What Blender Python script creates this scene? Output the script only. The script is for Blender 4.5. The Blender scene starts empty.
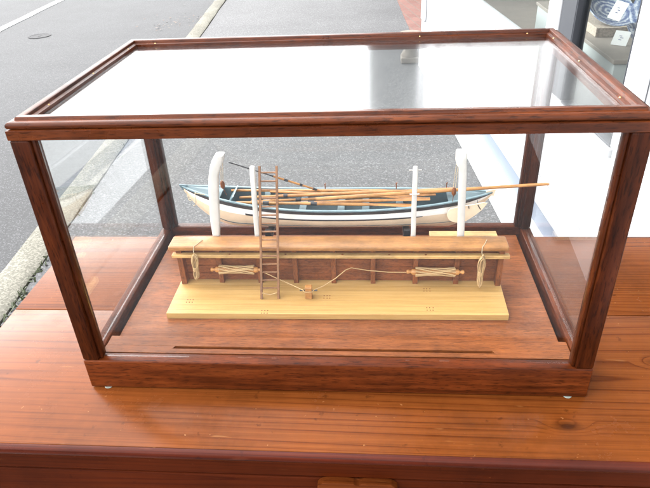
import bpy, bmesh, math, random
from mathutils import Vector, Matrix
random.seed(7)
scene = bpy.context.scene
COL = scene.collection
# ------------------------------------------------------------------ camera
cam_data = bpy.data.cameras.new('camera')
cam = bpy.data.objects.new('camera', cam_data)
COL.objects.link(cam)
scene.camera = cam
RX = Vector((0.9967528776766622, 0.06913064293012647, -0.04128746845424126))
UX = Vector((-0.0011308857608627182, 0.5247193278172912, 0.8512745433245176))
FX = Vector((-0.0805134891846608, 0.8484636593414225, -0.5230936788341779))
CP = Vector((0.052320088929088085, -0.5328713137601158, 0.5469951537768024))
cam.matrix_world = Matrix(((RX.x, UX.x, -FX.x, CP.x), (RX.y, UX.y, -FX.y, CP.y), (RX.z, UX.z, -FX.z, CP.z), (0, 0, 0, 1)))
cam_data.sensor_width = 36.0
cam_data.lens = 593.04 / 650 * 36
cam_data.clip_start = 0.02
cam_data.clip_end = 1000
cam_data.dof.use_dof = False
# ------------------------------------------------------------------ sky, sun, exposure
EL, ROT = math.radians(55), math.radians(305)
world = bpy.data.worlds.new('World')
scene.world = world
world.use_nodes = True
wn = world.node_tree.nodes
wl = world.node_tree.links
wn.clear()
w_out = wn.new('ShaderNodeOutputWorld')
w_bg = wn.new('ShaderNodeBackground')
w_sky = wn.new('ShaderNodeTexSky')
w_sky.sky_type = 'NISHITA'
w_sky.sun_disc = False
w_sky.sun_elevation = EL
w_sky.sun_rotation = ROT
w_sky.air_density = 1.0
w_sky.dust_density = 1.0
w_hsv = wn.new('ShaderNodeHueSaturation')
w_hsv.inputs['Saturation'].default_value = 0.16
w_bg.inputs['Strength'].default_value = 0.15
wl.new(w_sky.outputs[0], w_hsv.inputs['Color'])
wl.new(w_hsv.outputs[0], w_bg.inputs['Color'])
wl.new(w_bg.outputs[0], w_out.inputs['Surface'])
sun_d = bpy.data.lights.new('sun', 'SUN')
sun_d.energy = 1.5
sun_d.angle = math.radians(130)
sun_d.color = (1.0, 0.96, 0.90)
sun = bpy.data.objects.new('sun', sun_d)
COL.objects.link(sun)
sdir = Vector((math.sin(ROT) * math.cos(EL), math.cos(ROT) * math.cos(EL), math.sin(EL)))
sun.rotation_euler = sdir.to_track_quat('Z', 'Y').to_euler()
sun.location = (0, 0, 6)
scene.view_settings.view_transform = 'Standard'
scene.view_settings.look = 'None'
scene.view_settings.gamma = 1.0
scene.view_settings.exposure = 2.65
scene.view_settings.use_curve_mapping = False
scene.cycles.max_bounces = 14
scene.cycles.transparent_max_bounces = 24
scene.cycles.glossy_bounces = 5

G = -0.75          # ground level; z = 0 is the cabinet top


# ------------------------------------------------------------------ materials
class N:
    def __init__(self, name):
        self.m = bpy.data.materials.new(name)
        self.m.use_nodes = True
        self.t = self.m.node_tree
        self.t.nodes.clear()
        self.out = self.t.nodes.new('ShaderNodeOutputMaterial')

    def n(self, typ, **kw):
        x = self.t.nodes.new(typ)
        for k, v in kw.items():
            if hasattr(x, k) and k not in x.inputs:
                setattr(x, k, v)
            else:
                x.inputs[k].default_value = v
        return x

    def l(self, a, b):
        self.t.links.new(a, b)

    def ramp(self, fac, stops, interp='LINEAR'):
        r = self.n('ShaderNodeValToRGB')
        r.color_ramp.interpolation = interp
        e = r.color_ramp.elements
        while len(e) < len(stops):
            e.new(0.5)
        for i, (pos, c) in enumerate(stops):
            e[i].position = pos
            e[i].color = (c[0], c[1], c[2], 1) if hasattr(c, '__len__') else (c, c, c, 1)
        self.l(fac, r.inputs[0])
        return r.outputs[0]

    def mix(self, fac, a, b, mode='MIX'):
        x = self.n('ShaderNodeMix', data_type='RGBA', blend_type=mode)
        for s, v in ((0, fac), (6, a), (7, b)):
            if hasattr(v, 'links'):
                self.l(v, x.inputs[s])
            elif s == 0:
                x.inputs[0].default_value = v
            else:
                x.inputs[s].default_value = (*v, 1)
        return x.outputs[2]

    def coords(self, scale=(1, 1, 1), loc=(0, 0, 0), rot=(0, 0, 0)):
        c = self.n('ShaderNodeTexCoord')
        mp = self.n('ShaderNodeMapping')
        mp.inputs['Scale'].default_value = scale
        mp.inputs['Location'].default_value = loc
        mp.inputs['Rotation'].default_value = rot
        self.l(c.outputs['Object'], mp.inputs[0])
        return mp.outputs[0]

    def noise(self, vec, scale, detail=4, rough=0.55, dist=0.0):
        x = self.n('ShaderNodeTexNoise', Scale=scale, Detail=detail, Roughness=rough, Distortion=dist)
        self.l(vec, x.inputs['Vector'])
        return x.outputs['Fac']

    def bsdf(self, color, rough=0.5, bump=None, bstr=0.2, bdist=0.001, **kw):
        b = self.n('ShaderNodeBsdfPrincipled')
        if hasattr(color, 'links'):
            self.l(color, b.inputs['Base Color'])
        else:
            b.inputs['Base Color'].default_value = (*color, 1)
        if hasattr(rough, 'links'):
            self.l(rough, b.inputs['Roughness'])
        else:
            b.inputs['Roughness'].default_value = rough
        for k, v in kw.items():
            b.inputs[k.replace('_', ' ')].default_value = v
        if bump is not None:
            bp = self.n('ShaderNodeBump')
            bp.inputs['Strength'].default_value = bstr
            bp.inputs['Distance'].default_value = bdist
            self.l(bump, bp.inputs['Height'])
            self.l(bp.outputs[0], b.inputs['Normal'])
        self.l(b.outputs[0], self.out.inputs['Surface'])
        return b


def wood(name, dark, mid, light, axis='x', scale=1.0, rough=0.35, pore=0.55, bstr=0.12, blotch=0.35, spec=0.5):
    """streaky timber: grain stretched along one object axis, short dark pores"""
    k = N(name)
    def st(q):
        return tuple(v * scale for v in {'x': (q, 1, 1), 'y': (1, q, 1), 'z': (1, 1, q)}[axis])
    grain = k.noise(k.coords(scale=st(0.06)), 170, 5, 0.62, 0.15)
    rings = k.noise(k.coords(scale=st(0.03), loc=(3, 1, 7)), 34, 3, 0.55, 0.8)
    pores = k.noise(k.coords(scale=st(0.13), loc=(1, 5, 2)), 520, 3, 0.6)
    fig = k.noise(k.coords(scale=st(0.45), loc=(4, 4, 4)), 60, 4, 0.6)
    c = k.ramp(grain, [(0.30, dark), (0.5, mid), (0.72, light)])
    c2 = k.ramp(rings, [(0.34, dark), (0.5, mid), (0.68, light)])
    c = k.mix(0.38, c, c2)
    c = k.mix(1.0, c, k.ramp(fig, [(0.3, 0.80), (0.5, 1.0), (0.7, 1.16)]), 'MULTIPLY')
    big = k.noise(k.coords(loc=(5, 2, 1)), 8 * scale, 4, 0.65)
    c = k.mix(1.0, c, k.ramp(big, [(0.3, 1 - blotch), (0.7, 1 + blotch * 0.5)]), 'MULTIPLY')
    c = k.mix(1.0, c, k.ramp(pores, [(0.36, 1 - pore), (0.47, 1.0)]), 'MULTIPLY')
    rr = k.ramp(k.noise(k.coords(), 30 * scale, 4, 0.6), [(0.3, max(0.05, rough - 0.08)), (0.7, rough + 0.1)])
    k.bsdf(c, rr, pores, bstr, 0.0006, Specular_IOR_Level=spec)
    return k.m


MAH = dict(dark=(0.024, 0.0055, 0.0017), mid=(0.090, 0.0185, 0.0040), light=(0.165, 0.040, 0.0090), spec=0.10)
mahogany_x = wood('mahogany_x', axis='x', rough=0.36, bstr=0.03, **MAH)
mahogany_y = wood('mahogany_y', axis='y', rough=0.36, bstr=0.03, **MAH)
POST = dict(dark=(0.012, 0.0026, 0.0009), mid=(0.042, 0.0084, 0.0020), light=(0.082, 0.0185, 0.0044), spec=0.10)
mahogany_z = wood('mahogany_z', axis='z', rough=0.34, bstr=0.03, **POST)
MAH.update(spec=0.2, mid=(0.070, 0.0150, 0.0036), light=(0.132, 0.033, 0.0080))
polished_x = wood('polished_mahogany_x', axis='x', rough=0.30, bstr=0.02, **MAH)
polished_y = wood('polished_mahogany_y', axis='y', rough=0.40, bstr=0.02, **MAH)
FLR = dict(dark=(0.115, 0.031, 0.008), mid=(0.175, 0.052, 0.0135), light=(0.255, 0.083, 0.022), spec=0.2, pore=0.4, blotch=0.25)
floor_wood = wood('floor_mahogany', axis='x', rough=0.36, scale=1.3, **FLR)
walnut = wood('bulwark_walnut', (0.11, 0.028, 0.007), (0.19, 0.055, 0.015), (0.28, 0.092, 0.028), 'x', 2.5, 0.5, spec=0.3)
frame_wood = wood('frame_wood', (0.13, 0.036, 0.009), (0.20, 0.060, 0.016), (0.27, 0.09, 0.027), 'z', 2.5, 0.5, spec=0.3)
rail_wood = wood('rail_wood', (0.26, 0.110, 0.032), (0.36, 0.160, 0.048), (0.45, 0.215, 0.072), 'x', 2.0, 0.4, 0.2)
pale_wood = wood('pale_wood', (0.42, 0.24, 0.08), (0.52, 0.32, 0.12), (0.60, 0.40, 0.17), 'x', 2.0, 0.45, 0.15)
spar_wood = wood('spar_wood', (0.32, 0.13, 0.032), (0.43, 0.19, 0.05), (0.50, 0.25, 0.08), 'x', 3.0, 0.4, 0.2)
ladder_wood = wood('ladder_wood', (0.15, 0.060, 0.020), (0.22, 0.094, 0.033), (0.29, 0.13, 0.05), 'z', 3.0, 0.5, 0.2)


def deck_material():
    k = N('laid_deck')
    tc = k.coords()
    sx = k.n('ShaderNodeSeparateXYZ')
    k.l(tc, sx.inputs[0])
    mul = k.n('ShaderNodeMath', operation='MULTIPLY')
    mul.inputs[1].default_value = 1 / 0.0118
    k.l(sx.outputs['Y'], mul.inputs[0])
    fl = k.n('ShaderNodeMath', operation='FLOOR')
    k.l(mul.outputs[0], fl.inputs[0])
    fr = k.n('ShaderNodeMath', operation='FRACT')
    k.l(mul.outputs[0], fr.inputs[0])
    wn_ = k.n('ShaderNodeTexWhiteNoise', noise_dimensions='1D')
    k.l(fl.outputs[0], wn_.inputs['W'])
    plank = k.ramp(wn_.outputs['Value'], [(0.0, (0.45, 0.265, 0.085)), (0.5, (0.50, 0.305, 0.105)), (1.0, (0.55, 0.345, 0.130))])
    v = k.coords(scale=(0.06, 1, 1))
    g = k.ramp(k.noise(v, 260, 4, 0.6), [(0.3, (0.80, 0.76, 0.68)), (0.65, (1, 1, 1))])
    c = k.mix(1.0, plank, g, 'MULTIPLY')
    seam = k.ramp(fr.outputs[0], [(0.0, 0.62), (0.05, 1.0), (0.96, 1.0), (1.0, 0.62)])
    c = k.mix(1.0, c, seam, 'MULTIPLY')
    k.bsdf(c, 0.42)
    return k.m


laid_deck = deck_material()


def pine_material(name, axis='x', tint=(1, 1, 1), rough=0.2, spec=0.5, knots=()):
    """old varnished pine: fine straight growth rings drifting into cathedrals, a few knots, worn specks"""
    k = N(name)
    t = lambda c: tuple(a * b for a, b in zip(c, tint))
    st = {'x': (0.028, 1, 1), 'y': (1, 0.028, 1), 'z': (1, 1, 0.028)}[axis]
    base = k.coords(scale=st, loc=(0.3, 0.2, 0))
    vec = base
    tc = k.n('ShaderNodeTexCoord')
    masks = []
    for (x, y, r) in knots:          # bend the rings round each knot
        sub = k.n('ShaderNodeVectorMath', operation='SUBTRACT')
        k.l(tc.outputs['Object'], sub.inputs[0])
        sub.inputs[1].default_value = (x, y, 0)
        mul = k.n('ShaderNodeVectorMath', operation='MULTIPLY')
        k.l(sub.outputs[0], mul.inputs[0])
        mul.inputs[1].default_value = (0.45 / r, 1.0 / r, 0)
        ln = k.n('ShaderNodeVectorMath', operation='LENGTH')
        k.l(mul.outputs[0], ln.inputs[0])
        masks.append(ln.outputs['Value'])
    nz = k.noise(vec, 7.0, 2, 0.35, 0.15)
    val = nz
    for mk in masks:
        mr = k.n('ShaderNodeMapRange')
        mr.inputs[1].default_value = 0.0
        mr.inputs[2].default_value = 4.0
        mr.inputs[3].default_value = 0.05
        mr.inputs[4].default_value = 0.0
        mr.interpolation_type = 'SMOOTHSTEP'
        k.l(mk, mr.inputs[0])
        ad = k.n('ShaderNodeMath', operation='ADD')
        k.l(val, ad.inputs[0])
        k.l(mr.outputs[0], ad.inputs[1])
        val = ad.outputs[0]
    mul = k.n('ShaderNodeMath', operation='MULTIPLY')
    mul.inputs[1].default_value = 38
    k.l(val, mul.inputs[0])
    sx = k.n('ShaderNodeSeparateXYZ')
    k.l(base, sx.inputs[0])
    lin = k.n('ShaderNodeMath', operation='MULTIPLY_ADD')
    lin.inputs[1].default_value = 80
    k.l(sx.outputs['Y'], lin.inputs[0])
    k.l(mul.outputs[0], lin.inputs[2])
    mul = lin
    fr = k.n('ShaderNodeMath', operation='FRACT')
    k.l(mul.outputs[0], fr.inputs[0])
    early, lateA, late = t((0.135, 0.036, 0.0085)), t((0.118, 0.030, 0.0071)), t((0.068, 0.0150, 0.0036))
    rings = k.ramp(fr.outputs[0], [(0.0, early), (0.55, t((0.148, 0.041, 0.010))), (0.80, lateA), (0.93, late), (1.0, early)])
    # ring contrast comes and goes over the board
    flat = k.noise(k.coords(scale=tuple(0.3 if q < 0.5 else 1 for q in st), loc=(1, 4, 2)), 9, 3, 0.55)
    c = k.mix(k.ramp(flat, [(0.40, 0.10), (0.66, 0.85)]), rings, t((0.122, 0.0325, 0.0078)))
    fine = k.noise(k.coords(scale=tuple(0.5 * q if q < .5 else q for q in st)), 300, 4, 0.6)
    c = k.mix(1.0, c, k.ramp(fine, [(0.3, 0.74), (0.6, 1.06)]), 'MULTIPLY')
    bl = k.noise(k.coords(loc=(9, 1, 2)), 6, 6, 0.68)
    c = k.mix(1.0, c, k.ramp(bl, [(0.28, 0.62), (0.5, 0.95), (0.72, 1.18)]), 'MULTIPLY')
    sc = k.noise(k.coords(loc=(2, 2, 2)), 170, 2, 0.5)
    c = k.mix(k.ramp(sc, [(0.73, 0.0), (0.78, 0.55)]), c, t((0.26, 0.12, 0.05)))
    scr = k.noise(k.coords(scale=(0.12, 1, 1), loc=(4, 2, 2), rot=(0, 0, 0.5)), 130, 2, 0.5)
    c = k.mix(k.ramp(scr, [(0.715, 0.0), (0.76, 0.5)]), c, t((0.20, 0.085, 0.03)))
    sd = k.noise(k.coords(loc=(7, 3, 1)), 70, 4, 0.55)
    c = k.mix(k.ramp(sd, [(0.66, 0.0), (0.75, 0.6)]), c, t((0.035, 0.009, 0.003)))
    for mk in masks:
        nr = k.n('ShaderNodeMapRange')
        nr.inputs[2].default_value = 2.0
        k.l(mk, nr.inputs[0])
        c = k.mix(k.ramp(nr.outputs[0], [(0.0, 0.92), (0.3, 0.85), (0.48, 0.5), (0.62, 0.35), (0.95, 0.0)]), c, t((0.026, 0.0065, 0.002)))
    rr = k.ramp(k.noise(k.coords(loc=(1, 1, 1)), 10, 6, 0.72), [(0.3, rough), (0.7, rough + 0.16)])
    k.bsdf(c, rr, k.noise(base, 90, 5), 0.10, 0.0009, Specular_IOR_Level=spec)
    return k.m


pine_x = pine_material('old_pine_x', 'x', tint=(0.97, 0.97, 0.86), rough=0.15, spec=0.08, knots=((0.186, -0.185, 0.0050), (0.33, -0.075, 0.0045)))
pine_shaded = pine_material('old_pine_shaded', 'x', (0.40, 0.24, 0.18), 0.45, 0.05)  # same pine with the cabinet front's shade put into a darker tint
pine_worn = pine_material('old_pine_worn', 'x', (0.72, 0.62, 0.50), 0.35, 0.06)
pine_edge = pine_material('old_pine_edge', 'x', (0.46, 0.24, 0.28), 0.25, 0.16)


def plain(name, c, rough=0.5, var=0.12, scale=60, **kw):
    k = N(name)
    nz = k.noise(k.coords(), scale, 4, 0.6)
    col = k.ramp(nz, [(0.3, tuple(x * (1 - var) for x in c)), (0.7, tuple(min(1, x * (1 + var)) for x in c))])
    k.bsdf(col, rough, nz, 0.05, 0.0005, **kw)
    return k.m


cream_paint = plain('cream_paint', (0.74, 0.585, 0.42), 0.4, 0.08)
white_paint = plain('white_paint', (0.88, 0.87, 0.84), 0.4, 0.05)
davit_white = plain('davit_white', (0.56, 0.545, 0.51), 0.45, 0.06)
blue_paint = plain('blue_paint', (0.085, 0.135, 0.155), 0.45, 0.15)
light_blue = plain('light_blue_paint', (0.165, 0.245, 0.275), 0.45, 0.12)
navy_paint = plain('navy_paint', (0.026, 0.026, 0.030), 0.4, 0.2)
black_iron = plain('black_iron', (0.018, 0.018, 0.022), 0.4, 0.2)
brass = plain('brass', (0.55, 0.38, 0.16), 0.3, 0.15, Metallic=1.0)
clear_foot = plain('felt_foot', (0.20, 0.22, 0.19), 0.3, 0.1)
dark_gap = plain('dark_gap', (0.012, 0.006, 0.005), 0.7, 0.2)


def rope_material(name, c):
    k = N(name)
    w = k.n('ShaderNodeTexWave', Scale=260.0, Distortion=3.0, Detail=2.0)
    w.bands_direction = 'DIAGONAL'
    k.l(k.coords(), w.inputs['Vector'])
    col = k.ramp(w.outputs['Fac'], [(0.1, tuple(x * 0.55 for x in c)), (0.6, c)])
    k.bsdf(col, 0.85, w.outputs['Fac'], 0.5, 0.0006)
    return k.m


rope_m = rope_material('hemp_rope', (0.52, 0.34, 0.16))
twine_m = rope_material('pale_twine', (0.60, 0.50, 0.34))


def glass_material(name, tint, refl=1.0, rough=0.0):
    k = N(name)
    geo = k.n('ShaderNodeNewGeometry')
    ior = k.n('ShaderNodeMix', data_type='FLOAT')
    k.l(geo.outputs['Backfacing'], ior.inputs[0])
    ior.inputs[2].default_value = 1.5
    ior.inputs[3].default_value = 1 / 1.5
    fr = k.n('ShaderNodeFresnel')
    k.l(ior.outputs[0], fr.inputs['IOR'])
    tr = k.n('ShaderNodeBsdfTransparent')
    tr.inputs[0].default_value = (*tint, 1)
    gl = k.n('ShaderNodeBsdfGlossy')
    gl.inputs['Roughness'].default_value = rough
    gl.inputs['Color'].default_value = (refl, refl, refl, 1)
    mx = k.n('ShaderNodeMixShader')
    k.l(fr.outputs[0], mx.inputs[0])
    k.l(tr.outputs[0], mx.inputs[1])
    k.l(gl.outputs[0], mx.inputs[2])
    k.l(mx.outputs[0], k.out.inputs['Surface'])
    return k.m


case_glass = glass_material('case_glass', (0.985, 0.99, 0.988), 1.0, 0.11)
side_glass = glass_material('side_glass', (0.985, 0.99, 0.988), 1.0)
back_glass = glass_material('back_glass', (0.985, 0.99, 0.988), 0.22)
shop_glass = glass_material('shop_glass', (0.95, 0.97, 0.965), 0.55)


def asphalt(name, base, speck, scale, dens, warm=(1, 1, 1.02), rough=0.8, amp=1.0, spec=0.4):
    k = N(name)
    v = k.coords()
    vo = k.n('ShaderNodeTexVoronoi', Scale=scale)
    k.l(v, vo.inputs['Vector'])
    sep = k.n('ShaderNodeSeparateColor')
    k.l(vo.outputs['Color'], sep.inputs[0])
    b = lambda x: tuple(x * w for w in warm)
    c = k.ramp(sep.outputs[0], [(0.0, b(base * 0.72)), (0.55, b(base)), (1 - dens, b(base * 1.22)), (1 - dens * 0.45, b(speck))])
    vo2 = k.n('ShaderNodeTexVoronoi', Scale=scale * 0.42)
    k.l(k.coords(loc=(3.1, 1.7, 0)), vo2.inputs['Vector'])
    sep2 = k.n('ShaderNodeSeparateColor')
    k.l(vo2.outputs['Color'], sep2.inputs[0])
    disc = k.ramp(vo2.outputs['Distance'], [(0.22, 1.0), (0.34, 0.0)])
    pick = k.ramp(sep2.outputs[1], [(0.95, 0.0), (0.965, 1.0)])
    c = k.mix(k.mix(1.0, disc, pick, 'MULTIPLY'), c, b(speck * 1.15))
    big = k.noise(k.coords(loc=(1, 2, 3)), 1.7, 6, 0.62)
    c = k.mix(1.0, c, k.ramp(big, [(0.3, 0.86), (0.7, 1.10)]), 'MULTIPLY')
    wear = k.noise(k.coords(scale=(1, 0.25, 1)), 0.8, 4, 0.6)
    c = k.mix(1.0, c, k.ramp(wear, [(0.3, 0.90), (0.7, 1.06)]), 'MULTIPLY')
    fine = k.noise(k.coords(), scale * 1.3, 3, 0.7)
    k.bsdf(c, rough, fine, 0.35 * amp, 0.004, Specular_IOR_Level=spec)
    return k.m


sidewalk_m = asphalt('sidewalk_asphalt', 0.078, 0.145, 170, 0.14, amp=0.6, spec=0.34)
road_m = asphalt('road_asphalt', 0.036, 0.078, 190, 0.14, (0.98, 1.0, 1.05))
kerb_m = asphalt('kerb_stone', 0.150, 0.20, 170, 0.3, (1.04, 1.0, 0.84), 0.9, 1.0, 0.1)
line_m = asphalt('worn_road_paint', 0.40, 0.5, 80, 0.3, (1, 1, 0.98), 0.7)
earth_m = asphalt('bare_ground', 0.10, 0.15, 20, 0.2, (1.05, 1, 0.85))


def brick_material():
    k = N('brick_paving')
    b = k.n('ShaderNodeTexBrick', Scale=1.0)
    b.inputs['Color1'].default_value = (0.125, 0.052, 0.040, 1)
    b.inputs['Color2'].default_value = (0.155, 0.070, 0.055, 1)
    b.inputs['Mortar'].default_value = (0.11, 0.08, 0.065, 1)
    b.inputs['Mortar Size'].default_value = 0.006
    b.inputs['Brick Width'].default_value = 0.2
    b.inputs['Row Height'].default_value = 0.1
    k.l(k.coords(rot=(0, 0, math.radians(80))), b.inputs['Vector'])
    c = k.mix(1.0, b.outputs['Color'], k.ramp(k.noise(k.coords(), 40, 4), [(0.3, 0.8), (0.7, 1.1)]), 'MULTIPLY')
    k.bsdf(c, 0.8)
    return k.m


brick_m = brick_material()


def siding_material(name, c, pitch):
    """painted boards: slight dirt, board joints as real bump"""
    k = N(name)
    tc = k.coords()
    sx = k.n('ShaderNodeSeparateXYZ')
    k.l(tc, sx.inputs[0])
    mul = k.n('ShaderNodeMath', operation='MULTIPLY')
    mul.inputs[1].default_value = 1 / pitch
    k.l(sx.outputs['Z'], mul.inputs[0])
    fr = k.n('ShaderNodeMath', operation='FRACT')
    k.l(mul.outputs[0], fr.inputs[0])
    nz = k.noise(k.coords(), 3.0, 5, 0.6)
    col = k.ramp(nz, [(0.3, tuple(x * 0.93 for x in c)), (0.7, c)])
    k.bsdf(col, 0.5, fr.outputs[0], 0.9, 0.012)
    return k.m


wall_white = plain('wall_white_paint', (0.52, 0.53, 0.545), 0.45, 0.04, 5)
clapboard = siding_material('clapboard_siding', (0.10, 0.11, 0.115), 0.11)
recess_shade_blue = plain('recess_shade_blue', (0.20, 0.235, 0.30), 0.45, 0.05, 8)  # blue-grey stands in for the shade in the wall's recessed band
grey_frame = plain('grey_frame', (0.040, 0.044, 0.052), 0.4, 0.08, 20)
interior_m = plain('interior_plaster', (0.45, 0.48, 0.46), 0.8, 0.05, 4)
interior_floor = wood('interior_floor', (0.10, 0.07, 0.05), (0.15, 0.11, 0.08), (0.21, 0.16, 0.12), 'y', 0.6, 0.5)
shelf_tan = plain('tan_shelf', (0.27, 0.235, 0.20), 0.6, 0.08, 12)
shelf_white = plain('white_shelf_side', (0.46, 0.49, 0.48), 0.5, 0.04, 12)
wicker = plain('wicker_tray', (0.42, 0.35, 0.28), 0.7, 0.3, 150)
paper = plain('tag_paper', (0.85, 0.85, 0.83), 0.6, 0.03)
tag_blue = plain('tag_ink', (0.06, 0.08, 0.22), 0.6, 0.1)
stone_m = plain('pale_stone', (0.165, 0.145, 0.12), 0.8, 0.18, 30)
iron_cover = plain('iron_cover', (0.085, 0.085, 0.086), 0.9, 0.25, 50, Specular_IOR_Level=0.05)
roof_m = plain('roof_shingle', (0.09, 0.09, 0.095), 0.8, 0.2, 15)


def china_material():
    k = N('blue_white_china')
    w = k.n('ShaderNodeTexWave', Scale=14.0, Distortion=3.0, Detail=3.0)
    w.wave_type = 'RINGS'
    w.rings_direction = 'Z'
    k.l(k.coords(), w.inputs['Vector'])
    nz = k.noise(k.coords(), 70, 5, 0.65, 1.5)
    m = k.mix(0.78, w.outputs['Color'], nz)
    c = k.ramp(m, [(0.36, (0.07, 0.10, 0.22)), (0.50, (0.18, 0.23, 0.35)), (0.64, (0.52, 0.55, 0.59))])
    k.bsdf(c, 0.2)
    return k.m


china = china_material()


def leaf_material(name, a, b):
    k = N(name)
    nz = k.noise(k.coords(), 60, 3)
    k.bsdf(k.ramp(nz, [(0.35, a), (0.65, b)]), 0.6)
    return k.m


weed_m = leaf_material('weed_green', (0.022, 0.030, 0.009), (0.045, 0.058, 0.018))
litter_m = leaf_material('dead_leaf_brown', (0.040, 0.018, 0.007), (0.075, 0.038, 0.015))


# ------------------------------------------------------------------ mesh helpers (world coordinates, moved into the parent's frame on build)
class MB:
    def __init__(self):
        self.bm = bmesh.new()
        self.mat = 0

    def _tag(self, faces):
        for f in faces:
            f.material_index = self.mat

    def box(self, a, b, bev=0.0, seg=2):
        a, b = Vector(a), Vector(b)
        lo = Vector((min(a.x, b.x), min(a.y, b.y), min(a.z, b.z)))
        hi = Vector((max(a.x, b.x), max(a.y, b.y), max(a.z, b.z)))
        vs = [self.bm.verts.new((x, y, z)) for x in (lo.x, hi.x) for y in (lo.y, hi.y) for z in (lo.z, hi.z)]
        fs = [self.bm.faces.new([vs[i] for i in q]) for q in ((0, 1, 3, 2), (4, 6, 7, 5), (0, 4, 5, 1), (2, 3, 7, 6), (0, 2, 6, 4), (1, 5, 7, 3))]
        self._tag(fs)
        if bev > 0:
            es = list({e for f in fs for e in f.edges})
            r = bmesh.ops.bevel(self.bm, geom=es, offset=bev, segments=seg, affect='EDGES', profile=0.5)
            self._tag(r['faces'])
        return self

    def prism(self, poly, z0, z1, axis='z', bev=0.0):
        """extrude a polygon; axis 'z': poly in xy; 'x': poly in yz; 'y': poly in xz"""
        def P(u, v, w):
            return {'z': (u, v, w), 'x': (w, u, v), 'y': (u, w, v)}[axis]
        A = [self.bm.verts.new(P(u, v, z0)) for u, v in poly]
        B = [self.bm.verts.new(P(u, v, z1)) for u, v in poly]
        n = len(poly)
        fs = [self.bm.faces.new(A[::-1]), self.bm.faces.new(B)]
        fs += [self.bm.faces.new((A[i], A[(i + 1) % n], B[(i + 1) % n], B[i])) for i in range(n)]
        self._tag(fs)
        if bev > 0:
            es = list({e for f in fs for e in f.edges})
            r = bmesh.ops.bevel(self.bm, geom=es, offset=bev, segments=2, affect='EDGES', profile=0.5)
            self._tag(r['faces'])
        return self

    def hexa(self, bot, top):
        """eight corner block: four bottom points and four top points"""
        A = [self.bm.verts.new(p) for p in bot]
        B = [self.bm.verts.new(p) for p in top]
        fs = [self.bm.faces.new(A[::-1]), self.bm.faces.new(B)]
        fs += [self.bm.faces.new((A[i], A[(i + 1) % 4], B[(i + 1) % 4], B[i])) for i in range(4)]
        self._tag(fs)
        return self

    def tube(self, pts, r, seg=8, flat=None):
        pts = [Vector(p) for p in pts]
        rs = r if hasattr(r, '__len__') else [r] * len(pts)
        rings = []
        prev = None
        for i, p in enumerate(pts):
            d = (pts[min(i + 1, len(pts) - 1)] - pts[max(i - 1, 0)])
            d = d.normalized() if d.length > 1e-9 else Vector((0, 0, 1))
            if prev is None:
                ref = Vector((0, 0, 1)) if abs(d.z) < 0.9 else Vector((0, 1, 0))
                s = d.cross(ref).normalized()
            else:
                s = (prev - d * prev.dot(d)).normalized()
            prev = s
            t = d.cross(s).normalized()
            fl = flat[i] if flat else (1, 1)
            rings.append([self.bm.verts.new(p + (s * math.cos(a) * fl[0] + t * math.sin(a) * fl[1]) * rs[i]) for a in [2 * math.pi * k / seg for k in range(seg)]])
        fs = []
        for a, b in zip(rings, rings[1:]):
            for k in range(seg):
                fs.append(self.bm.faces.new((a[k], a[(k + 1) % seg], b[(k + 1) % seg], b[k])))
        fs.append(self.bm.faces.new(rings[0][::-1]))
        fs.append(self.bm.faces.new(rings[-1]))
        self._tag(fs)
        return self

    def lathe(self, c, prof, seg=20, axis=(0, 0, 1)):
        c = Vector(c)
        ax = Vector(axis).normalized()
        q = Vector((0, 0, 1)).rotation_difference(ax)
        rings = []
        for r, h in prof:
            rings.append([self.bm.verts.new(c + q @ Vector((r * math.cos(2 * math.pi * k / seg), r * math.sin(2 * math.pi * k / seg), h))) for k in range(seg)])
        fs = []
        for a, b in zip(rings, rings[1:]):
            for k in range(seg):
                fs.append(self.bm.faces.new((a[k], a[(k + 1) % seg], b[(k + 1) % seg], b[k])))
        fs.append(self.bm.faces.new(rings[0][::-1]))
        fs.append(self.bm.faces.new(rings[-1]))
        self._tag(fs)
        return self

    def grid(self, rows, closed=False):
        V = [[self.bm.verts.new(p) for p in r] for r in rows]
        fs = []
        for a, b in zip(V, V[1:]):
            m = len(a)
            for k in range(m if closed else m - 1):
                fs.append(self.bm.faces.new((a[k], a[(k + 1) % m], b[(k + 1) % m], b[k])))
        self._tag(fs)
        return self

    def quad(self, *pts):
        self._tag([self.bm.faces.new([self.bm.verts.new(p) for p in pts])])
        return self

    def build(self, name, mats, parent=None, smooth=None, recalc=True):
        if recalc:
            bmesh.ops.recalc_face_normals(self.bm, faces=self.bm.faces[:])
        o = world_offset(parent) if parent is not None else None
        if o is not None:
            for v in self.bm.verts:
                v.co -= o
        me = bpy.data.meshes.new(name)
        self.bm.to_mesh(me)
        self.bm.free()
        for m in (mats if isinstance(mats, (list, tuple)) else [mats]):
            me.materials.append(m)
        if smooth is not None:
            me.polygons.foreach_set('use_smooth', [True] * len(me.polygons))
            try:
                me.set_sharp_from_angle(angle=math.radians(smooth))
            except Exception:
                pass
        ob = bpy.data.objects.new(name, me)
        COL.objects.link(ob)
        if parent is not None:
            ob.parent = parent
        return ob


LOCAL = set()      # things whose parts are modelled in local coordinates


def world_offset(p):
    o = Vector((0, 0, 0))
    while p is not None:
        if p.name in LOCAL:
            return Vector((0, 0, 0))
        o += p.location
        p = p.parent
    return o


def thing(name, label, cat, loc=(0, 0, 0), group=None, rot=None, local=False):
    o = bpy.data.objects.new(name, None)
    o.empty_display_size = 0.05
    COL.objects.link(o)
    o.location = loc
    if rot:
        o.rotation_euler = rot
    tag(o, label, cat, group)
    if local:
        LOCAL.add(o.name)
    return o


def tag(o, label, cat, group=None, kind=None):
    o['label'] = label
    o['category'] = cat
    if group:
        o['group'] = group
    if kind:
        o['kind'] = kind
    return o


def struct(o):
    o['kind'] = 'structure'
    return o


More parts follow.
